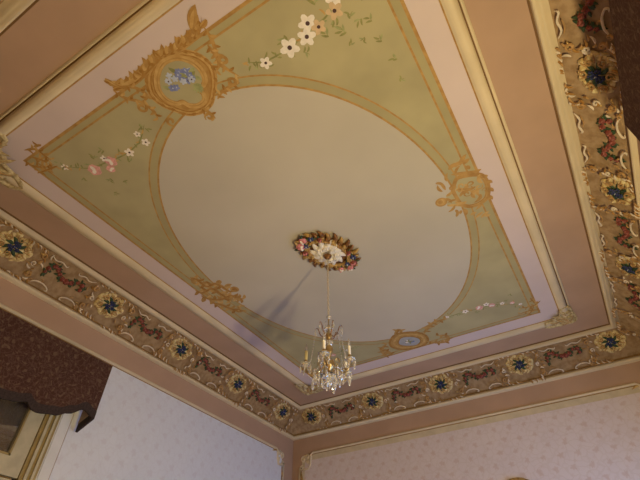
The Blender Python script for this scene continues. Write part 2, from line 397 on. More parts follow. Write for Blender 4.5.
g = C(); g.poly(ell(OA+.06, OB+.06), 'greenb', .0014); g.poly(ell(OA, OB), 'sky', .0018); put(g, 'cream_oval')
def line_ring(name, pts, w, k, n):
    g = C(); N = len(pts); vs = []
    for i, (x, y) in enumerate(pts):
        a, b = pts[i-1], pts[(i+1) % N]; dx, dy = b[0]-a[0], b[1]-a[1]; l = hypot(dx, dy)
        vs += [(x-dy/l*w, y+dx/l*w, n), (x+dy/l*w, y-dx/l*w, n)]
    g.add(vs, [(2*i, 2*i+1, 2*((i+1) % N)+1, 2*((i+1) % N)) for i in range(N)], k); return put(g, name)
line_ring('oval_line', ell(OA, OB), .0065, 'goldp', .0022)
line_ring('oval_line', ell(OA+.06, OB+.06), .005, 'goldp', .0022)
def frame_line(x, y, w, k):
    g = C(); n = .0022
    for s in (-1, 1):
        g.add([(s*x-w, -y-w, n), (s*x+w, -y-w, n), (s*x+w, y+w, n), (s*x-w, y+w, n)], [(0, 1, 2, 3)], k)
        g.add([(-x, s*y-w, n), (x, s*y-w, n), (x, s*y+w, n), (-x, s*y+w, n)], [(0, 1, 2, 3)], k)
    put(g, 'border_line')
frame_line(GX, GY, .009, 'goldp'); frame_line(GX-.058, GY-.048, .006, 'goldp')

def spikes(g, pts, w, k, n):     # pairs root, tip
    for i in range(0, len(pts)-1, 2):
        (x0, y0), (x1, y1) = pts[i], pts[i+1]
        g.leaf(x0, y0, atan2(y1-y0, x1-x0), hypot(x1-x0, y1-y0)*1.1, w, k, .3, 0, n)
# big heart cartouche near the back wall
n = .0026
g = C()
g.poly(TR['D_rim'], 'goldp', n)
g.stroke(closed(TR['D_rim']), .017, 'goldl', 0, n, 5, False)
R_ = cr(closed(TR['D_rim']), 4)
for i, (x, y) in enumerate(R_): g.leaf(x, y, atan2(y+1.63, x-.01)+.8, .034, .010, ('goldd', 'goldp', 'goldl')[i % 3], .8, 0, n+.0002)
g.stroke([(.01+1.03*(x-.01), -1.63+1.03*(y+1.63)) for x, y in closed(TR['D_rim'])], .004, 'goldd', 0, n+.0006, 5, False)
g.stroke([(.01+.92*(x-.01), -1.63+.92*(y+1.63)) for x, y in closed(TR['D_rim'])], .004, 'goldd', 0, n+.0006, 5, False)
H = TR['D_heart']
g.poly([(.0+1.12*(x-.01), -1.63+1.12*(y+1.63)) for x, y in H], 'goldd', n+.0032)
g.poly(H, 'leafl', n+.0036); g.poly([(.01+.93*(x-.01), -1.63+.93*(y+1.63)) for x, y in H], 'green', n+.0040)
g.stroke(closed(H), .016, 'goldp', 0, n+.0042, 4, False)
g.stroke([(.01+1.07*(x-.01), -1.63+1.07*(y+1.63)) for x, y in closed(H)], .008, 'goldl', 0, n+.0044, 4, False)
g.stroke([(.01+.94*(x-.01), -1.63+.94*(y+1.63)) for x, y in closed(H)], .005, 'goldl', 0, n+.0044, 4, False)
B_ = TR['D_band']
g.stroke(B_, .028, 'goldp', 0, n+.001, 5); g.stroke(B_, .012, 'goldl', 0, n+.002, 5)
g.stroke([(x+.012, y+.016) for x, y in B_], .004, 'goldd', 0, n+.0024, 5)
P = cr(B_, 4)
for i in range(2, len(P)-2):
    (x0, y0), (x1, y1) = P[i], P[i+1]; a = atan2(y1-y0, x1-x0)
    g.leaf(x0, y0, a-(.55 if i % 2 else .2), .046+.016*(i % 3 == 0), .013, ('goldp', 'goldd', 'goldl')[i % 3], -.5, 0, n+.0015)
    g.leaf(x0, y0, a+2.3, .04, .009, ('goldd', 'goldp')[i % 2], .6, 0, n+.0012)
spikes(g, TR['D_leafs'], .015, 'goldp', n+.0020); spikes(g, TR['D_leafs'], .006, 'goldd', n+.0024)
g.leaf(.268, -1.835, -.9, .13, .026, 'goldp', .2, 0, n+.002); g.leaf(.27, -1.84, -.9, .10, .010, 'goldl', .2, 0, n+.0025)
# mirrored lower leaf work on both flanks
for key in ('D_right1', 'D_right2', 'D_right3', 'D_tip', 'D_left1', 'D_left2'):
    g.stroke(TR[key], .010, 'goldp', 0, n+.0018, 5); P = cr(TR[key], 3)
    for i in range(1, len(P)-1):
        (x0, y0), (x1, y1) = P[i], P[i+1]; a = atan2(y1-y0, x1-x0)
        g.leaf(x0, y0, a+(.7 if i % 2 else -.7), .038, .008, ('goldp', 'goldd', 'goldl')[i % 3], .5 if i % 2 else -.5, 0, n+.002)
for (x, y, a, r) in ((-.30, -1.66, 0, .035), (.30, -1.62, 2, .04), (.26, -1.50, 4, .03), (-.22, -1.50, 1, .035), (.0, -1.40, 3, .03)):
    g.scroll(x, y, a, r, 1.1, .009, 'goldp', 0, n+.0025)
cartD = put(g, 'heart_cartouche'); cartD['label'] = 'heart-shaped golden painted cartouche with a blue bouquet'
g = C(); rnd = random.Random(3)
for i in range(30):
    x = rnd.uniform(-.07, .10); y = -1.672+rnd.uniform(-.055, .055)*(1-abs(x-.015)*5)
    if i % 3 == 0: g.leaf(x, y, rnd.uniform(0, 6), .055, .012, ('leafp', 'leafl')[i % 2], .4, 0, n+.0050)
    g.flower(x, y, .021, ('bpaint', 'lpaint')[i % 3 == 1], 'dot' if i % 4 == 0 else 'lpaint', 5, i, 0, n+.0055)
for i in range(7): g.leaf(.05+.02*i/3, -1.60, .4*i, .06, .009, 'leafl', .4, 0, n+.0050)
put(g, 'bouquet', cartD)

# scallop cartouche on the right flank
g = C(); RG = TR['C_ring']; cx, cy = 1.14, -.02
g.poly(RG, 'goldl', n); g.poly([(cx+.86*(x-cx), cy+.86*(y-cy)) for x, y in RG], 'green', n+.0008)
g.stroke(closed(RG), .011, 'goldp', 0, n+.0012, 5, False)
g.stroke([(cx+.88*(x-cx), cy+.88*(y-cy)) for x, y in closed(RG)], .006, 'goldp', 0, n+.0012, 5, False)
g.poly([TR['C_neck1'][0], TR['C_neck1'][1], TR['C_neck1'][2], (1.06, -.03), TR['C_neck2'][3], TR['C_neck2'][2], TR['C_neck2'][1], TR['C_neck2'][0]], 'green', n+.0004)
g.stroke(TR['C_top'], .013, 'goldp', 0, n+.001, 5)
g.stroke(TR['C_neck1'], .012, 'goldl', 0, n+.001, 5); g.stroke(TR['C_neck2'], .012, 'goldl', 0, n+.001, 5)
g.disc(.958, -.009, .043, .043, 'goldp', 0, 0, n+.0015, 20); g.disc(.958, -.009, .031, .031, 'goldl', 0, 0, n+.0018, 20); g.disc(.952, -.012, .018, .018, 'goldp', 0, 0, n+.002, 16)
for key in ('C_lf1', 'C_lf2', 'C_lf3'): g.stroke(TR[key], .011, 'goldp', 0, n+.001, 5)
spikes(g, TR['C_sp'], .016, 'goldp', n+.001); spikes(g, TR['C_up'], .016, 'goldp', n+.001); spikes(g, TR['C_dn'], .013, 'goldl', n+.001)
I_ = TR['C_in']
for i in range(len(I_)-1): g.leaf(*I_[i], i*1.3, .085, .014, ('goldp', 'goldl')[i % 2], .9, 0, n+.0015)
for i in range(9): g.scroll(1.07+.05*(i % 3)+.012*i, -.10+.018*i, i*1.2, .028, 1, .006, ('goldp', 'goldl')[i % 2], 0, n+.0018)
for x, y, a in ((1.0,-.10,4),(1.03,.07,2),(.99,-.03,.6),(1.0,.02,-.4),(1.08,.14,1.2),(1.06,-.17,4.5),(1.20,.14,1.8),(1.13,-.20,-1.4)): g.leaf(x, y, a, .075, .011, 'goldp', .6, 0, n+.0012)
o = put(g, 'scallop_cartouche'); o['label'] = 'pale ochre painted scallop cartouche with a round boss'
# left flank leaf cluster
g = C()
for j, key in enumerate(('A_1', 'A_2', 'A_3', 'A_4')):
    g.stroke(TR[key], .020, 'goldp', 0, n+.0004*j, 5); g.stroke(TR[key], .008, 'goldd', 0, n+.0016, 5); P = cr(TR[key], 3)
    for i in range(1, len(P)-1):
        (x0, y0), (x1, y1) = P[i], P[i+1]; a = atan2(y1-y0, x1-x0)
        g.leaf(x0, y0, a+(.8 if i % 2 else -.8), .07, .015, ('goldp', 'goldd', 'goldl')[i % 3], .6 if i % 2 else -.6, 0, n+.001)
spikes(g, TR['A_sp'], .018, 'goldp', n+.001)
g.disc(-.965, .01, .040, .040, 'goldp', 0, 0, n+.002, 18); g.disc(-.965, .01, .022, .022, 'goldd', 0, 0, n+.0024, 14)
o = put(g, 'leaf_cartouche'); o['label'] = 'ochre painted knot of acanthus leaves'
# oval cartouche near the front wall
g = C(); RG = TR['B_ring']; IN = TR['B_inner']
g.poly(RG, 'goldp', n); g.stroke(closed(RG), .012, 'goldd', 0, n+.0006, 5, False)
mid = [((a[0]+b[0])/2, (a[1]+b[1])/2) for a, b in zip(cr(closed(RG), 4)[::5], cr(closed(IN), 5)[::5])]
g.stroke(closed(mid), .012, 'goldl', 0, n+.0008, 4, False)
g.poly(IN, 'bluegrey', n+.0034); g.stroke(closed(IN), .007, 'goldd', 0, n+.0038, 5, False)
for key in ('B_l1', 'B_l2', 'B_t', 'B_r1', 'B_r2'):
    g.stroke(TR[key], .018, 'goldp', 0, n+.0004, 5); P = cr(TR[key], 3)
    for i in range(1, len(P)-1):
        (x0, y0), (x1, y1) = P[i], P[i+1]; a = atan2(y1-y0, x1-x0)
        g.leaf(x0, y0, a+(.8 if i % 2 else -.8), .06, .013, ('goldp', 'goldd')[i % 2], .5 if i % 2 else -.5, 0, n+.001)
cb = put(g, 'oval_cartouche'); cb['label'] = 'small oval orange-gold cartouche with blue flowers'
g = C(); bx = sum(p[0] for p in IN)/len(IN); by = sum(p[1] for p in IN)/len(IN)
for i in range(12): g.flower(bx+.055*cos(i*2.1)*(i/12), by+.022*sin(i*2.3), .016, ('bpaint', 'lpaint', 'wpaint')[i % 3], 'dot', 5, i, 0, n+.0045)
for i in range(5): g.leaf(bx, by, i*1.2, .05, .008, 'leafp', .4, 0, n+.0042)
put(g, 'bouquet', cb)
# painted corner leaf work: traced for two corners, mirrored for the others
def corner(keys, fx, fy):
    g = C()
    for key in keys:
        pts = [(x*fx, y*fy) for x, y in TR[key]]
        g.stroke(pts, .009, 'goldp', 0, n, 5); g.stroke(pts, .004, 'goldd', 0, n+.0012, 5); P = cr(pts, 3)
        for i in range(1, len(P)-1):
            (x0, y0), (x1, y1) = P[i], P[i+1]; a = atan2(y1-y0, x1-x0)
            g.leaf(x0, y0, a+(.5 if i % 2 else -.5), .042, .008, ('goldp', 'goldd', 'goldl')[i % 3], .7 if i % 2 else -.7, 0, n+.0008)
    put(g, 'corner_leafwork')
KL = ('L1', 'L2', 'L3', 'L4', 'L5'); KR = ('R1', 'R2', 'R3', 'R4')
corner(KL, 1, 1); corner(KR, 1, 1); corner(KR, -1, 1); corner(KL, -1, 1)
# flower garlands in the four green corners
def garland(blooms, sprigs, seed, vine):
    r = random.Random(seed); g = C()
    g.stroke(vine, .005, 'leafp', 0, n-.0003, 5)
    P = cr(vine, 4)
    for i, (x, y) in enumerate(P):
        for q in range(2):
            g.leaf(x+r.gauss(0, .018), y+r.gauss(0, .018), r.uniform(0, 6.28), r.uniform(.02, .045), .0055, ('leafp', 'leafl', 'goldl')[r.randrange(3)], r.uniform(-.6, .6), 0, n)
    gl = put(g, 'flower_garland')
    for x, y, s in sprigs:
        g = C(); a = r.uniform(0, 6.28); g.leaf(x, y, a, s*.8, .0025, 'leafp', .5, 0, n-.0003)
        for q in range(3): g.leaf(x+s*.2*q*cos(a), y+s*.2*q*sin(a), a+(.9 if q % 2 else -.7), s*.7, s*.11, ('leafp', 'leafl')[q % 2], r.uniform(-.6, .6), 0, n)
        put(g, 'leaf_sprig', gl)
    for x, y, s, k in blooms:
        g = C()
        if k == 'w': g.flower(x, y, s, 'wpaint', 'dot', 5, r.uniform(0, 1), 0, n+.001)
        elif k == 'y': g.flower(x, y, s, 'peach', 'dot', 5, r.uniform(0, 1), 0, n+.001)
        else: 
            g.rose(x, y, s, 'ppaint' if k == 'p' else 'wpaint', 'wpaint' if k == 'p' else 'ppaint', 0, n+.001)
        put(g, 'flower', gl)
    return gl
gl = garland([(.49,-1.49,.035,'w'),(.65,-1.49,.055,'w'),(.76,-1.49,.05,'w'),(.80,-1.545,.05,'w'),(.84,-1.50,.04,'y'),(.95,-1.525,.045,'y'),(.99,-1.59,.055,'w'),(1.07,-1.64,.05,'w')],
        [(.66,-1.56,.06),(.70,-1.43,.05),(.86,-1.43,.06),(.90,-1.46,.06),(.88,-1.60,.07),(.95,-1.40,.06),(1.0,-1.45,.05),(1.05,-1.42,.05),(1.09,-1.38,.05),(1.09,-1.26,.05),(1.02,-1.33,.04),(.93,-1.33,.04),(1.12,-1.13,.05),(1.08,-1.0,.04),(1.13,-1.5,.06)],
        11, [(.40,-1.55),(.49,-1.50),(.65,-1.49),(.78,-1.51),(.92,-1.53),(1.05,-1.62)])
gl['label'] = 'garland of white five-petalled flowers'
gl = garland([(-.47,-1.545,.022,'w'),(-.47,-1.475,.028,'w'),(-.62,-1.475,.032,'w'),(-.78,-1.49,.04,'p'),(-.83,-1.45,.03,'p'),(-.93,-1.50,.045,'p'),(-.80,-1.53,.025,'w'),(-1.08,-1.62,.025,'w')],
        [(-.86,-1.56,.05),(-.75,-1.57,.05),(-.9,-1.40,.05),(-.98,-1.30,.04),(-.85,-1.33,.04),(-1.05,-1.5,.04),(-.68,-1.42,.05),(-1.02,-1.58,.05)],
        12, [(-.38,-1.57),(-.50,-1.50),(-.65,-1.48),(-.80,-1.50),(-.95,-1.53),(-1.10,-1.64)])
gl['label'] = 'garland of pink roses by the leftmost painted corner'
gl = garland([(.49,1.41,.022,'w'),(.67,1.41,.03,'w'),(.80,1.42,.035,'p'),(.87,1.40,.028,'w'),(.91,1.44,.03,'p'),(1.0,1.46,.022,'w'),(1.08,1.50,.022,'p'),(1.14,1.56,.018,'w')],
        [(.74,1.47,.05),(.60,1.42,.04),(.95,1.50,.04),(1.05,1.45,.04),(1.1,1.35,.04)],
        13, [(.45,1.43),(.60,1.41),(.78,1.43),(.95,1.45),(1.15,1.58)])
gl['label'] = 'garland of small pink roses by the right painted corner'
garland([(-.62,1.45,.022,'w'),(-.80,1.46,.03,'p'),(-.95,1.50,.028,'p')], [(-.7,1.5,.04),(-1.05,1.5,.04),(-.9,1.4,.04)], 14, [(-.5,1.45),(-.7,1.44),(-.9,1.48),(-1.12,1.6)])

# ------------------------------------------------------------------ carved corner ornaments on the inner moulding
def corner_ornament(sx, sy, label, sc=.86):
    # local frame: origin at the moulding corner, +s and +t pointing to the room walls
    cx, cy = A1*sx, B1*sy
    g = G(lambda s, t, n: (cx+sx*(s*sc-.012), cy+sy*(t*sc-.012), CZ-.02-n))
    out = [(-.27,.005),(-.25,-.065),(-.17,-.075),(-.13,-.13),(-.09,-.15),(-.065,-.24),(-.02,-.30),(.03,-.26),(.035,-.17),(.05,-.10),(.055,.0),(.02,.045),(-.06,.045),(-.14,.035),(-.21,.04)]
    g.poly(out, 'ornm', .006)
    g.stroke(closed(out), .014, 'ornm', .016, .004, 3, False)
    o = g.build('corner_ornament', smooth=True)
    tag(o, label, 'ornament', 'carved ornaments at the moulding corners')
    h = G(g.fn)
    for (x, y, a, l, b) in ((-.02,-.02,3.3,.20,.5),(-.02,-.02,4.4,.22,-.5),(-.02,-.02,3.9,.16,.3),(.0,.0,4.7,.16,.3),(.0,.0,3.1,.16,-.4),(-.12,-.05,3.0,.12,.5),(-.03,-.14,4.6,.12,-.5)):
        h.leaf(x, y, a, l, .020, 'ornm', b, .018, .010); h.leaf(x, y, a+.05, l*.8, .006, 'scrollg', b, .010, .022)
    for (x, y, a, r) in ((-.08,.0,0,.035),(.0,-.09,1.5,.035),(-.17,-.02,2,.028),(-.005,-.19,4,.028),(-.05,-.06,4,.04)):
        h.scroll(x, y, a, r, 1.2, .009, 'ornm', .014, .014)
    h.disc(-.0, .0, .03, .03, 'ornm', 0, .03, .012); h.build('acanthus_leaf', o)
corner_ornament(-1, -1, 'carved cream corner ornament at the left edge of the painted panel', 1.2)
corner_ornament(-1, 1, 'carved cream corner ornament just behind and below the chandelier')
corner_ornament(1, 1, 'carved cream corner ornament at the right corner of the inner moulding')

# ------------------------------------------------------------------ ceiling rosette
ros = empty('ceiling_rosette', (0, 0, CZ-.003), 'carved gilt oval ceiling rosette with coloured flowers, above the chandelier chain', 'ceiling rosette')
RT = radians(-22)
def rmap(s, t, n):
    c, s_ = cos(RT), sin(RT); s *= .9; t *= .9; return (s*c-t*s_, s*s_+t*c, CZ-.006-n)
def rb(g, name, parent=ros, **kw):
    o = g.build(name, parent, **kw); o.matrix_parent_inverse = WP(parent); return o
g = G(rmap); g.disc(0, .01, .165, .27, 'brown', 0, .022, 0, 40, lambda a: 1+.05*cos(10*a)); rb(g, 'base_plate')
g = G(rmap)
for i in range(26):
    a = 2*pi*i/26; x, y = .170*cos(a), .01+.27*sin(a)
    g.leaf(x*.86, y*.86, a+.5, .075+.02*(i % 2), .020, ('giltb', 'brown', 'brown')[i % 3], -.9, .026, .010)
    g.scroll(x*.93, y*.93, a, .026, 1.1, .009, ('brown', 'giltb')[i % 2], .018, .022)
rb(g, 'leaf_rim')
g = G(rmap); g.stroke(closed([(.125*cos(2*pi*i/28), .01+.20*sin(2*pi*i/28)) for i in range(28)]), .014, 'giltb', .022, .022, 2, False)
for i in range(30):
    a = 2*pi*i/30; g.disc(.135*cos(a), .01+.212*sin(a), .012, .012, 'giltb', 0, .014, .036, 8)
rb(g, 'beaded_ring')
g = G(rmap)
for i in range(12):
    a = 2*pi*i/12+.2; g.leaf(.02*cos(a), .02*sin(a), a, .12+.05*abs(sin(a)), .028, 'white', .5, .026, .026)
for i in range(8):
    a = 2*pi*i/8; g.scroll(.065*cos(a), .095*sin(a), a, .026, 1.2, .010, 'white', .018, .046)
g.disc(0, 0, .035, .035, 'white', 0, .03, .05, 14); rb(g, 'white_acanthus')
for (x, y, s, k) in ((-.06,-.245,.042,'p'),(.01,-.275,.036,'p'),(-.10,-.17,.030,'r'),(.07,-.235,.028,'b'),(-.025,-.215,.026,'b'),(.11,-.17,.024,'r'),
                     (.05,.255,.036,'r'),(.11,.20,.030,'b'),(-.02,.275,.030,'p'),(.01,.215,.024,'b'),(-.085,.22,.028,'p'),(.13,.13,.024,'r')):
    g = G(rmap); kk = {'p': 'rosep', 'r': 'rose', 'b': 'blue'}[k]
    for q in range(4): g.leaf(x, y, q*1.6+x*30, s*1.9, s*.35, 'leafd' if q % 2 else 'giltb', .4, .010, .040)
    if k == 'b': g.flower(x, y, s, kk, 'lpaint', 5, 0, .012, .048)
    else: g.rose(x, y, s, kk, 'rosep' if k == 'r' else 'wpaint', .020, .046)
    rb(g, 'flower')

# ------------------------------------------------------------------ cove frieze: medallions, rose swags, scrollwork
def medallion():
    g = G(); W, Hh = .150, .112
    g.disc(0, 0, W*.82, Hh*.80, 'ivory', 0, .016, 0, 48, lambda a: 1+.07*cos(7*a)+.05*cos(4*a+1))
    for i in range(18):
        a = 2*pi*i/18+.1; g.leaf(W*.72*cos(a), Hh*.72*sin(a), atan2(Hh*sin(a), W*cos(a))+(.6 if i % 2 else -.5), .052, .010, ('ivory', 'scrollg', 'ivory', 'scrollw')[i % 4], .9 if i % 2 else -.9, .010, .002)
    for i in range(14):
        a = 2*pi*i/14; x, y = W*.78*cos(a), Hh*.78*sin(a)
        g.disc(x*(1.04 if i % 2 else .90), y*(1.04 if i % 2 else .90), .030, .019, 'ivory', a+pi/2+.4*(-1)**i, .016, .006, 10)
        g.stroke([(x*.62, y*.62), (x*.9, y*.9), (x*1.12, y*1.12)], .004, 'scrollg', .008, .018, 3)
    for i in range(6):
        a = 2*pi*i/6+.4; g.scroll(W*.60*cos(a), Hh*.60*sin(a), a, .026, 1.1, .005, 'scrollg', .010, .020)
    o = g.build('flower_medallion'); h = G()
    for i in range(8): 
        a = 2*pi*i/8+.3; h.leaf(.02*cos(a), .018*sin(a), a, .062, .013, 'leafd', .5, .008, .022)
    l = h.build('leaf_spray', o)
    h = G()
    for i, (x, y) in enumerate(((0,0),(.030,.012),(-.028,.014),(.008,-.028),(-.018,-.020),(.012,.030))): h.flower(x, y, .018, 'blue', 'lpaint' if i == 0 else 'leafd', 5, i, .010, .030)
    h.build('blue_flower', o)
    return o
def swag():
    g = G()
    path = [(-.155,.035),(-.145,-.030),(-.090,-.020),(-.045,.016),(.0,.022),(.045,.012),(.085,-.028),(.125,-.045),(.160,.0),(.165,.045)]
    g.stroke(path, .007, 'leafd', .008, 0, 5); P = cr(path, 3)
    r = random.Random(5)
    for i, (x, y) in enumerate(P):
        for q in range(2): g.leaf(x, y, r.uniform(0, 6.28), r.uniform(.028, .048), .009, ('leafd', 'leafd')[q], r.uniform(-.5, .5), .006, .004)
    o = g.build('rose_swag'); 
    for (x, y, s) in ((-.150,.022,.016),(-.142,-.018,.020),(-.098,-.022,.016),(-.055,.008,.021),(-.018,.020,.023),(.022,.018,.021),(.060,-.006,.019),(.092,-.032,.021),(.128,-.038,.022),(.156,.0,.019),(.163,.034,.016)):
        h = G(); h.rose(x, y, s*1.12, 'rose', 'rosem', .014, .008); h.build('rose', o)
    return o
medp = medallion(); swp = swag(); usedm = usedw = False
def place(proto, side, s, tc, first):
    """Sits a relief on the cove: its own frame is along the wall, down the cove, out of the plaster."""
    o = proto if first else copy_tree(proto)
    fn = cove_map(side); c = Vector(fn(s, tc, .001)); ds = (Vector(fn(s+.01, tc, 0))-Vector(fn(s-.01, tc, 0))).normalized()
    dn = (Vector(fn(s, tc, .01))-Vector(fn(s, tc, 0))).normalized(); dt = dn.cross(ds)
    down = (Vector(fn(s, tc+.01, 0))-Vector(fn(s, tc, 0)))
    if dt.dot(down) < 0: ds = -ds; dt = -dt
    m = Matrix((ds, dt, dn)).transposed(); o.rotation_euler = m.to_euler(); o.location = c; return o
ORD = ['nearest', 'second from', 'third from', 'fourth from', 'fifth from', 'sixth from', 'seventh from']
def series(side, meds, sws, wtxt, ctxt, gm, gs):
    global usedm, usedw
    for i, s in enumerate(meds):
        o = place(medp, side, s, CL*(.57 if side == 'C' else .385), not usedm); usedm = True
        tag(o, f'blue-flower oval medallion {wtxt}, {ORD[i]} {ctxt}', 'medallion', gm)
    for i, s in enumerate(sws):
        o = place(swp, side, s, CL*(.56 if side == 'C' else .40), not usedw); usedw = True
        tag(o, f'red rose swag relief {wtxt}, {ORD[i]} {ctxt}', 'swag', gs)
series('A', [2.19, 1.30, .405, -.48, -1.375], [1.74, .85, -.035, -.92], 'above the left wall', 'the bottom room corner', 'medallions above the left wall', 'rose swags above the left wall')
series('B', [-1.735, -.865, 0, .875, 1.75], [-1.30, -.43, .44, 1.31], 'above the front wall', 'the bottom room corner', 'medallions above the front wall', 'rose swags above the front wall')
series('C', [1.28, .37, -.57], [1.72, .83, -.09, -1.0], 'along the right edge', 'the far right corner', 'medallions above the right wall', 'rose swags above the right wall')
# scrollwork and gilt tracery, moulded into the cove
for side, L_, step, off in (('A', B1, .8845, .405), ('B', A1, .8725, 0), ('C', B1, .92, .37), ('D', A1, .87, 0)):
    g = G(cove_map(side)); r = random.Random(9)
    hi = L_+.42; k0 = -4
    while off+k0*step < hi:
        c = off+k0*step; k0 += 1
        for d in (-1, 1):
            if -hi < c+d*.2 < hi:
                x = c+d*.195
                g.scroll(x, CL*.22, 0 if d < 0 else pi, .028, 1.2, .007, 'scrollg', .012, .002, None, d)
                g.scroll(x, CL*.74, 0 if d < 0 else pi, .028, 1.2, .007, 'scrollg', .012, .002, None, -d)
                g.scroll(x-d*.02, CL*.48, 1, .022, 1.2, .006, 'scrollw', .010, .002, None, d)
                for q in range(16): g.leaf(x+r.gauss(0, .024), CL*(.10+.052*q), r.uniform(0, 6.28), r.uniform(.025, .05), .007, ('scrollg', 'giltb', 'scrollw', 'goldd')[q % 4], .9, .008, .002)
                for q in range(10):
                    xx = c+d*(.03+.016*q); g.leaf(xx, CL*(.035+.002*q), r.uniform(-.7, .7)+(0 if d > 0 else pi), .04, .006, ('scrollg', 'goldd', 'scrollw')[q % 3], .8, .008, .002); g.leaf(xx, CL*(.94-.003*q), r.uniform(-.7, .7)+(0 if d > 0 else pi), .04, .006, ('scrollg', 'goldd', 'scrollw')[q % 3], .8, .008, .002)
            xm = c+step/2
            if -hi+.1 < xm < hi-.1:
                q = xm+d*.11
                g.stroke([(q+d*.10, CL*.90), (q+d*.06, CL*.80), (q, CL*.785), (q-d*.045, CL*.84), (q-d*.05, CL*.90), (q-d*.03, CL*.90)], .0058, 'scrollw', .010, .002, 4)
                g.stroke([(q+d*.02, CL*.80), (q+d*.015, CL*.72), (q+d*.04, CL*.70)], .004, 'scrollg', .008, .002, 4)
                g.stroke([(q+d*.10, CL*.06), (q+d*.05, CL*.14), (q, CL*.10), (q-d*.05, CL*.15), (q-d*.06, CL*.09)], .0052, 'scrollw', .009, .002, 4)
                g.stroke([(q+d*.08, CL*.16), (q+d*.03, CL*.20), (q-d*.01, CL*.17)], .0035, 'scrollg', .008, .002, 4)
                g.scroll(q+d*.10, CL*.86, 0, .018, 1.1, .006, 'scrollg', .010, .002, None, d)
    g.build('scrollwork', t3)['label'] = 'pale and ochre plaster scrollwork'

# ------------------------------------------------------------------ wall panels: paper, frame mouldings, corner scrolls
ZT = 1.6+1.903
def wmap(side, eps=0.):
    if side == 'A': return lambda s, t, n: (-XW+n+eps, s, t)
    if side == 'C': return lambda s, t, n: (XW-n-eps, s, t)
    if side == 'B': return lambda s, t, n: (s, YW-n-eps, t)
def frame(side, s0, s1, wall, num, steps, inner=None):
    f = wmap(side)
    def outline(d):      # frame with its corners stepped inward
        (a0, b0), (a1, b1) = steps
        return [(s0+d, .9), (s0+d, ZT-b0+.03), (s0+d+.015, ZT-b0), (s0+a0-.03, ZT-b0+.05*0-.0), (s0+a0-.004+d*0, ZT-b0+.05), (s0+a0, ZT-.02-d), (s0+a0+.03, ZT-d),
                (s1-a1-.03, ZT-d), (s1-a1, ZT-.02-d), (s1-a1+.004, ZT-b1+.05), (s1-a1+.03, ZT-b1), (s1-d-.015, ZT-b1), (s1-d, ZT-b1+.03), (s1-d, .9)]
    g = G(f); g.stroke(outline(0), .013, 'cream', .020, 0, 1, False)
    fr = g.build('trim_%d' % num); tag(fr, kind='structure')
    g = G(f); g.stroke([(x, y) for x, y in outline(.018)], .005, 'gilt', .007, 0, 1, False); g.build('gilt_line', fr)
    g = G(f)
    for sx, c, (a, b) in ((1, s0, steps[0]), (-1, s1, steps[1])):
        for (x, y, an, rr, h) in ((.05,-.05,0,.045,1),(.10,-.03,2.5,.032,-1),(.03,-.13,1,.032,1)):
            g.scroll(c+sx*x*a/.15, ZT+y*b/.15, an if sx > 0 else pi-an, rr, 1.2, .010, 'cream', .018, .002, None, h*sx)
        g.leaf(c+sx*.08, ZT-.08, -pi/4 if sx > 0 else -3*pi/4, .10, .018, 'cream', .5, .014, .002)
        g.leaf(c+sx*.02, ZT-.20, -pi/2, .12, .014, 'giltb', .3, .010, .002); g.leaf(c+sx*.12, ZT-.012, 0 if sx > 0 else pi, .12, .012, 'giltb', .3, .010, .002)
    g.build('corner_scroll', fr)
    return fr
# left wall paper, then front wall paper with its cream border
def paper(side, s0, s1, z0, z1, key, wall, name='wallpaper'):
    g = G(wmap(side)); g.add([(s0, z0, .003), (s1, z0, .003), (s1, z1, .003), (s0, z1, .003), (s0, z0, 0), (s1, z0, 0), (s1, z1, 0), (s0, z1, 0)],
        [(0,1,2,3),(0,4,5,1),(1,5,6,2),(2,6,7,3),(3,7,4,0)], key); return g.build(name, wall, smooth=False)
paper('A', -.35, 2.40, .9, ZT-.012, 'paperA', wall_left); 
frame('A', -2.5, 2.432, wall_left, 5, ((.13, .16), (.13, .16)))
paper('B', -1.945, 1.945, .9, ZT-.012, 'band', wall_front, 'paper_border')
g = G(wmap('B')); g.box(-1.90, 1.90, .9, ZT-.085, .003, .0045, 'paperB'); g.build('wallpaper', wall_front, smooth=False)
frame('B', -1.972, 1.972, wall_front, 6, ((.16, .18), (.16, .18)))
paper('C', -.70, 2.40, .9, ZT-.012, 'paperA', wall_right)
frame('C', -2.5, 2.432, wall_right, 7, ((.13, .16), (.13, .16)))
# white painted strip between window casing and paper
g = G(); g.box(-XW, -XW+.012, -.457, -.36, .1, 3.32, 'plain'); g.box(-XW+.012, -XW+.018, -.44, -.378, .1, 3.32, 'plain')
tag(g.build('trim_8', smooth=False), kind='structure')

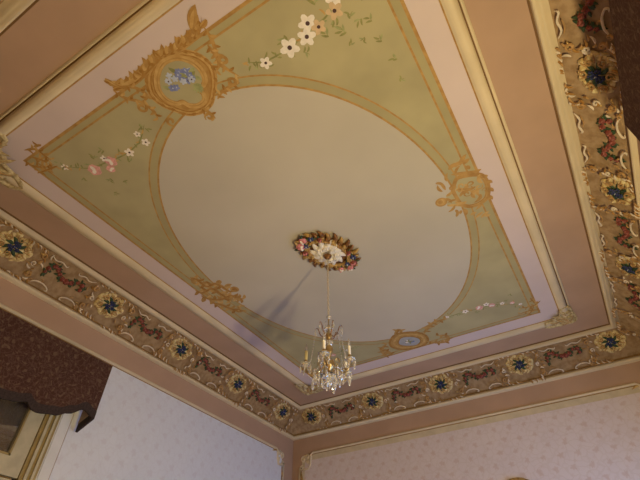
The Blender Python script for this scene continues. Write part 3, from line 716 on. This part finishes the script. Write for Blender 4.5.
# ------------------------------------------------------------------ left window
def window(name, s, y0, y1, zt):
    X = s*XW
    def bx(g, d0, d1, a, b, z0, z1, k): g.box(min(X-s*d0, X-s*d1), max(X-s*d0, X-s*d1), a, b, z0, z1, k)
    g = G()
    for e, (i0, i1, dd, k) in enumerate(((0,.022,.034,'framed'),(.022,.040,.046,'frame'),(.040,.062,.030,'framed'),(.062,.082,.040,'frame'),(.082,.105,.022,'framed'))):
        bx(g, -.02, dd, y1-i1, y1-i0, .1, zt-i0, k); bx(g, -.02, dd, y0+i0, y0+i1, .1, zt-i0, k); bx(g, -.02, dd, y0+i0, y1-i0, zt-i1, zt-i0, k)
    o = g.build(name, smooth=False); tag(o, kind='structure')
    a, b = y0+.108, y1-.108; m = (a+b)/2; w = .122
    for (p, q) in ((a, m-.003), (m+.003, b)):
        for z0, z1 in ((2.49, zt-.108), (.25, 2.475)):
            g = G(); bx(g, -.02, .012, p, p+w, z0, z1, 'frame'); bx(g, -.02, .012, q-w, q, z0, z1, 'frame'); bx(g, -.02, .012, p+w, q-w, z0, z0+.125, 'frame'); bx(g, -.02, .012, p+w, q-w, z1-.1, z1, 'frame')
            bx(g, .012, .018, p+w-.012, p+w, z0+.113, z1-.09, 'framed'); bx(g, .012, .018, q-w, q-w+.012, z0+.113, z1-.09, 'framed'); bx(g, .012, .018, p+w-.012, q-w+.012, z0+.113, z0+.125, 'framed')
            f = g.build('window_sash', o, smooth=False)
            g = G(); bx(g, -.012, -.006, p+w, q-w, z0+.125, z1-.1, 'glass'); g.build('window_pane', f, smooth=False)
    g = G()                                          # added folded sheet behind the glass, its ochre standing in for pane reflections
    N = 60; vs = []
    for i in range(N+1):
        y = a+(b-a)*i/N; d = -.07-.018*sin(i*1.35); vs += [(X-s*d, y, .2), (X-s*d, y, zt-.1)]
    g.add(vs, [(2*i, 2*i+2, 2*i+3, 2*i+1) for i in range(N)], 'reflection'); g.build('reflection_sheet', o)
    g = G(); bx(g, -.19, -.185, y0, y1, .1, zt, 'outside'); g.build('window_backing', o, smooth=False)
    return o
window('window_1', -1, WY0, WY1, 3.22)
window('window_2', 1, -2.36, -.74, 3.17)

# ------------------------------------------------------------------ pelmets (upholstered valances)
def valance(s, y0, y1, d, ztop, name, label):
    X = s*XW; root = empty(name, (X-s*d/2, (y0+y1)/2, ztop), label, 'pelmet', None)
    KP = [(0, -.435), (.1, -.400), (.2, -.462), (.295, -.508), (.43, -.534), (.475, -.527), (.51, -.494), (.6, -.522), (.68, -.533), (1.3, -.56)]
    FL = .058
    def low(u):      # scalloped lower edge of the fringe, u 0..1 along the front
        m = min(u, 1-u)*(y1-y0)
        for (a, p), (b_, q) in zip(KP, KP[1:]):
            if m <= b_: e = (m-a)/(b_-a); e = e*e*(3-2*e); return ztop+p+(q-p)*e
        return ztop+KP[-1][1]
    N = 90; t = .018
    def sheet(g, path, k, zf0, zf1):      # path: list of (x, y, u)
        q = len(path); vs = []
        for off in (0, 1):
            for x, y, u, nx, ny in path: vs += [(x-off*t*nx, y-off*t*ny, zf1(u)), (x-off*t*nx, y-off*t*ny, zf0(u))]
        fs = []
        for i in range(q-1):
            fs += [(2*i, 2*i+1, 2*i+3, 2*i+2), (2*q+2*i, 2*q+2*i+2, 2*q+2*i+3, 2*q+2*i+1), (2*i+1, 2*q+2*i+1, 2*q+2*i+3, 2*i+3), (2*i, 2*i+2, 2*q+2*i+2, 2*q+2*i)]
        fs += [(0, 2*q, 2*q+1, 1), (2*q-2, 2*q-1, 4*q-1, 4*q-2)]
        g.add(vs, fs, k)
    front = [(X-s*d, y0+(y1-y0)*i/N, i/N, -s, 0) for i in range(N+1)]
    g = G(); sheet(g, front, 'brocade', lambda u: low(u)+FL, lambda u: ztop); o = g.build('front_panel', root, smooth=False); o.matrix_parent_inverse = WP(root)
    g = G(); fr2 = [(x-s*.004, y, u, a, b) for x, y, u, a, b in front]; sheet(g, fr2, 'dark', low, lambda u: low(u)+FL)
    o = g.build('fringe', root, smooth=False); o.matrix_parent_inverse = WP(root)
    for yy, sg in ((y0, -1), (y1, 1)):
        side = [(X-s*((d-.001)*(1-i/10)+.04*i/10), yy, i/10, 0, sg) for i in range(11)]
        lo = lambda u: ztop-.435-.069*u
        g = G(); sheet(g, side, 'lining', lambda u: lo(u)+FL, lambda u: ztop); o = g.build('side_panel', root, smooth=False); o.matrix_parent_inverse = WP(root)
        g = G(); sheet(g, [(a, b+sg*.003, c, e, f) for a, b, c, e, f in side], 'dark', lo, lambda u: lo(u)+FL)
        o = g.build('fringe', root, smooth=False); o.matrix_parent_inverse = WP(root)
    g = G(); x0, x1 = sorted((X-s*.04, X-s*(d-t))); g.box(x0, x1, y0+t, y1-t, ztop-.03, ztop-.01, 'brown'); o = g.build('pelmet_board', root, smooth=False); o.matrix_parent_inverse = WP(root)
    return root
valance(-1, -2.30, -.298, .20, 1.6+1.772, 'pelmet', 'dark burgundy patterned pelmet with fringe over the left window')
valance(1, -2.46, -.60, .162, 1.6+1.775, 'pelmet', 'dark reddish pelmet at the upper right edge of the photo')

# ------------------------------------------------------------------ gilt crest of a mirror frame on the front wall
mx = .495
mir = empty('wall_mirror', (mx, YW-.004, 1.2), 'gilt crest of a framed mirror, just showing on the front wall at the bottom edge', 'mirror')
g = G(wmap('B', .006))
oo = [(mx-.5, 1.2), (mx-.5, 2.66), (mx+.5, 2.66), (mx+.5, 1.2), (mx-.5, 1.2)]
g.stroke(oo, .035, 'giltb', .03, 0, 1, False); rb(g, 'mirror_frame', mir)
g = G(wmap('B', .006)); g.box(mx-.47, mx+.47, 1.23, 2.63, .0, .006, 'glass'); rb(g, 'mirror_glass', mir, smooth=False)
g = G(wmap('B', .010))
for d in (-1, 1):
    g.stroke([(mx, 2.862), (mx+d*.05, 2.855), (mx+d*.12, 2.82), (mx+d*.18, 2.76), (mx+d*.30, 2.70), (mx+d*.46, 2.68)], .022, 'giltb', .022, .002, 5, False)
    g.scroll(mx+d*.12, 2.76, 0, .05, 1.2, .014, 'giltb', .02, .002, None, d)
    g.leaf(mx, 2.70, pi/2+d*.5, .16, .03, 'giltb', 0, .02, .004)
g.leaf(mx, 2.70, pi/2, .165, .035, 'giltb', 0, .025, .006); rb(g, 'crest', mir)

# ------------------------------------------------------------------ chandelier
ch = empty('chandelier', (0, 0, CZ-.07), 'crystal and brass candle chandelier hanging on a thin chain from the ceiling rosette', 'chandelier')
def cb_(g, name, parent=ch, **kw): return rb(g, name, parent, **kw)
g = G(); g.lathe([(.004,3.955),(.022,3.95),(.032,3.935),(.026,3.915),(.012,3.905),(.004,3.895)], 'brown'); cb_(g, 'ceiling_cup')
g = G(); z = 3.90; i = 0
while z > 3.375:
    pts = []
    for j in range(10):
        a = 2*pi*j/10; u, v = .0065*cos(a), .014*sin(a); pts.append((u, 0, z-.012+v) if i % 2 else (0, u, z-.012+v))
    g.tube(pts, .0024, 'chainm', 5, 1, True); z -= .0225; i += 1
cb_(g, 'chain')
g = G(); g.ball(0, 0, 3.355, .016, 'crystal', 1, 12); cb_(g, 'top_ball')
g = G(); g.lathe([(.003,3.342),(.006,3.335),(.004,3.32),(.004,3.29),(.012,3.285),(.016,3.27),(.008,3.255),(.006,3.24),(.018,3.225),(.024,3.205),(.016,3.185),(.008,3.175),(.007,3.14),(.022,3.125),(.030,3.10),(.022,3.07),(.010,3.055),(.010,3.03),(.030,3.02),(.040,3.0),(.034,2.975),(.014,2.96),(.008,2.93),(.012,2.91),(.004,2.895)], 'brass', 0, 0, 14); cb_(g, 'stem')
g = G(); g.lathe([(.010,3.175),(.026,3.16),(.030,3.145),(.018,3.13)], 'crystal', 0, 0, 14, .1, 7); cb_(g, 'glass_collar')
g = G(); g.lathe([(.012,3.27),(.034,3.262),(.036,3.256),(.012,3.252)], 'crystal', 0, 0, 16, .08, 8); cb_(g, 'glass_collar')
def pendant_mesh(r, l):
    g = G(); g.ball(0, 0, -.006, .005, 'crystal', 1, 6); g.lathe([(.001, -.011), (r*.55, -.016), (r, -.016-l*.55), (r*.6, -.016-l*.85), (.0008, -.016-l)], 'crystal', 0, 0, 6); return g
pproto = None
def pendant(x, y, z, sc=1., parent=ch):
    global pproto
    if pproto is None:
        o = pendant_mesh(.0085, .042).build('crystal_pendant', parent, smooth=False); pproto = o
    else:
        o = pproto.copy(); COL.objects.link(o); o.parent = parent
    o.matrix_parent_inverse = WP(parent); o.location = (x, y, z); o.scale = (sc, sc, sc); o.rotation_euler = (0, 0, x*90)
    return o
def beads(g, p, q, sag, nb, r=.0045):
    for i in range(nb+1):
        u = i/nb; x, y, z = (p[c]+(q[c]-p[c])*u for c in range(3)); g.ball(x, y, z-sag*4*u*(1-u), r, 'crystal', 1, 6)
# crown of little curled hooks
for i in range(6):
    a = 2*pi*i/6+.35; g = G(); c, s = cos(a), sin(a)
    g.tube([(.01*c, .01*s, 3.215), (.035*c, .035*s, 3.20), (.060*c, .060*s, 3.225), (.072*c, .072*s, 3.265), (.088*c, .088*s, 3.278), (.094*c, .094*s, 3.264)], lambda u: .0042*(1-.5*u), 'brown', 6, 4)
    cb_(g, 'crown_hook'); pendant(.092*c, .092*s, 3.262, .9)
# camera side is towards (-y, +x): the front arm is turned a little to its left
vdir = atan2(-2.249, 1.309)
NA = 5
for i in range(NA):
    a = vdir-radians(12)+2*pi*i/NA; c, s = cos(a), sin(a); R0 = .150
    g = G(); g.tube([(.02*c, .02*s, 3.0), (.05*c, .05*s, 2.962), (.095*c, .095*s, 2.915), (.135*c, .135*s, 2.925), (R0*c, R0*s, 2.965), (R0*c, R0*s, 2.980)], lambda u: .0058-.0015*u, 'brass', 8, 4)
    g.tube([(.055*c, .055*s, 2.965), (.075*c, .075*s, 3.0), (.06*c, .06*s, 3.025), (.045*c, .045*s, 3.012)], .0035, 'brass', 6, 4)
    arm = cb_(g, 'candle_arm')
    x, y = R0*c, R0*s
    g = G(); g.lathe([(.006,2.974),(.022,2.978),(.036,2.988),(.038,2.992),(.020,2.986),(.006,2.982)], 'crystal', x, y, 16, .06, 8); cb_(g, 'drip_pan', arm)
    g = G(); g.lathe([(.006,2.980),(.012,2.986),(.014,3.002),(.011,3.014),(.0125,3.018),(.001,3.018)], 'brass', x, y, 12); cb_(g, 'candle_cup', arm)
    k = 'sleevey' if i in (NA-1,) else 'sleeve'
    g = G(); g.lathe([(.0095,3.012),(.0095,3.074),(.0105,3.078),(.0085,3.084),(.004,3.086),(.001,3.086)], k, x, y, 12); cb_(g, 'candle_sleeve', arm)
    g = G(); g.lathe([(.004,3.084),(.009,3.098),(.0085,3.112),(.004,3.128),(.0012,3.144),(.0004,3.150)], 'crystal', x, y, 10); cb_(g, 'flame_bulb', arm)
    for q in range(5):
        b = a+2*pi*q/5; pendant(x+.035*cos(b), y+.035*sin(b), 2.984, .95)
    # bead swags: crown to arm, arm to next arm, arm to hub
    a2 = a+2*pi/NA
    for bp_ in (((.09*c, .09*s, 3.262), (x*.85, y*.85, 2.99), .045, 16), ((x, y, 2.968), (R0*cos(a2), R0*sin(a2), 2.968), .055, 14), ((x*.7, y*.7, 2.92), (.012*c, .012*s, 2.885), .02, 9)):
        g = G(); beads(g, *bp_); cb_(g, 'bead_swag')
    am = a+pi/NA; pendant(.125*cos(am), .125*sin(am), 2.925, 1.25); pendant(.085*c, .085*s, 2.94, 1.3); pendant(.085*cos(am), .085*sin(am), 2.925, 1.1); pendant(.045*c, .045*s, 2.905, 1.2)
g = G(); g.lathe([(.004,2.895),(.030,2.900),(.046,2.912),(.050,2.918),(.040,2.906),(.016,2.890),(.004,2.886)], 'crystal', 0, 0, 18, .06, 9); cb_(g, 'bottom_dish')
g = G(); g.ball(0, 0, 2.868, .019, 'crystal', 1, 10); g.lathe([(.001,2.85),(.007,2.84),(.001,2.825)], 'crystal', 0, 0, 6); cb_(g, 'bottom_ball')

# ------------------------------------------------------------------ light
def area(name, loc, rot, sx, sy, e, col):
    l = bpy.data.lights.new(name, 'AREA'); l.shape = 'RECTANGLE'; l.size = sx; l.size_y = sy; l.energy = e; l.color = col
    o = bpy.data.objects.new(name, l); COL.objects.link(o); o.location = loc; o.rotation_euler = rot; return o
def lamp(name, loc, e, col, r):
    l = bpy.data.lights.new(name, 'POINT'); l.energy = e; l.color = col; l.shadow_soft_size = r
    o = bpy.data.objects.new(name, l); COL.objects.link(o); o.location = loc
lamp('wall_lamp', (1.74, -1.02, 1.42), LE, LC, .07)
# added fills without openings: weak warm at back wall, cool window light at right
area('fill_light', (.2, -YW+.05, 1.5), (radians(100), 0, 0), 2.4, 2.2, DE, DC)
area('fill_light', (XW-.03, 1.45, 1.45), (radians(90), 0, radians(90)), 1.6, 1.5, WE, WC)
w = bpy.data.worlds.new('world'); bpy.context.scene.world = w; w.use_nodes = True
w.node_tree.nodes['Background'].inputs[0].default_value = (.5, .5, .6, 1); w.node_tree.nodes['Background'].inputs[1].default_value = .02

# ------------------------------------------------------------------ camera
cam = bpy.data.cameras.new('camera'); cam.sensor_width = 36; cam.lens = 440.819*36/640; cam.clip_start = .05
co = bpy.data.objects.new('camera', cam); COL.objects.link(co)
Rm = Matrix(((0.852633, 0.362267, 0.376536), (0.52251, -0.592277, -0.613345), (0.000819, 0.719702, -0.694283)))
co.matrix_world = Matrix.Translation((1.30945, -2.24886, 1.6)) @ Rm.to_4x4()
sc = bpy.context.scene; sc.camera = co
sc.view_settings.view_transform = 'Standard'; sc.view_settings.look = 'None'; sc.view_settings.gamma = 1; sc.view_settings.exposure = EXPO
sc.cycles.max_bounces = 10
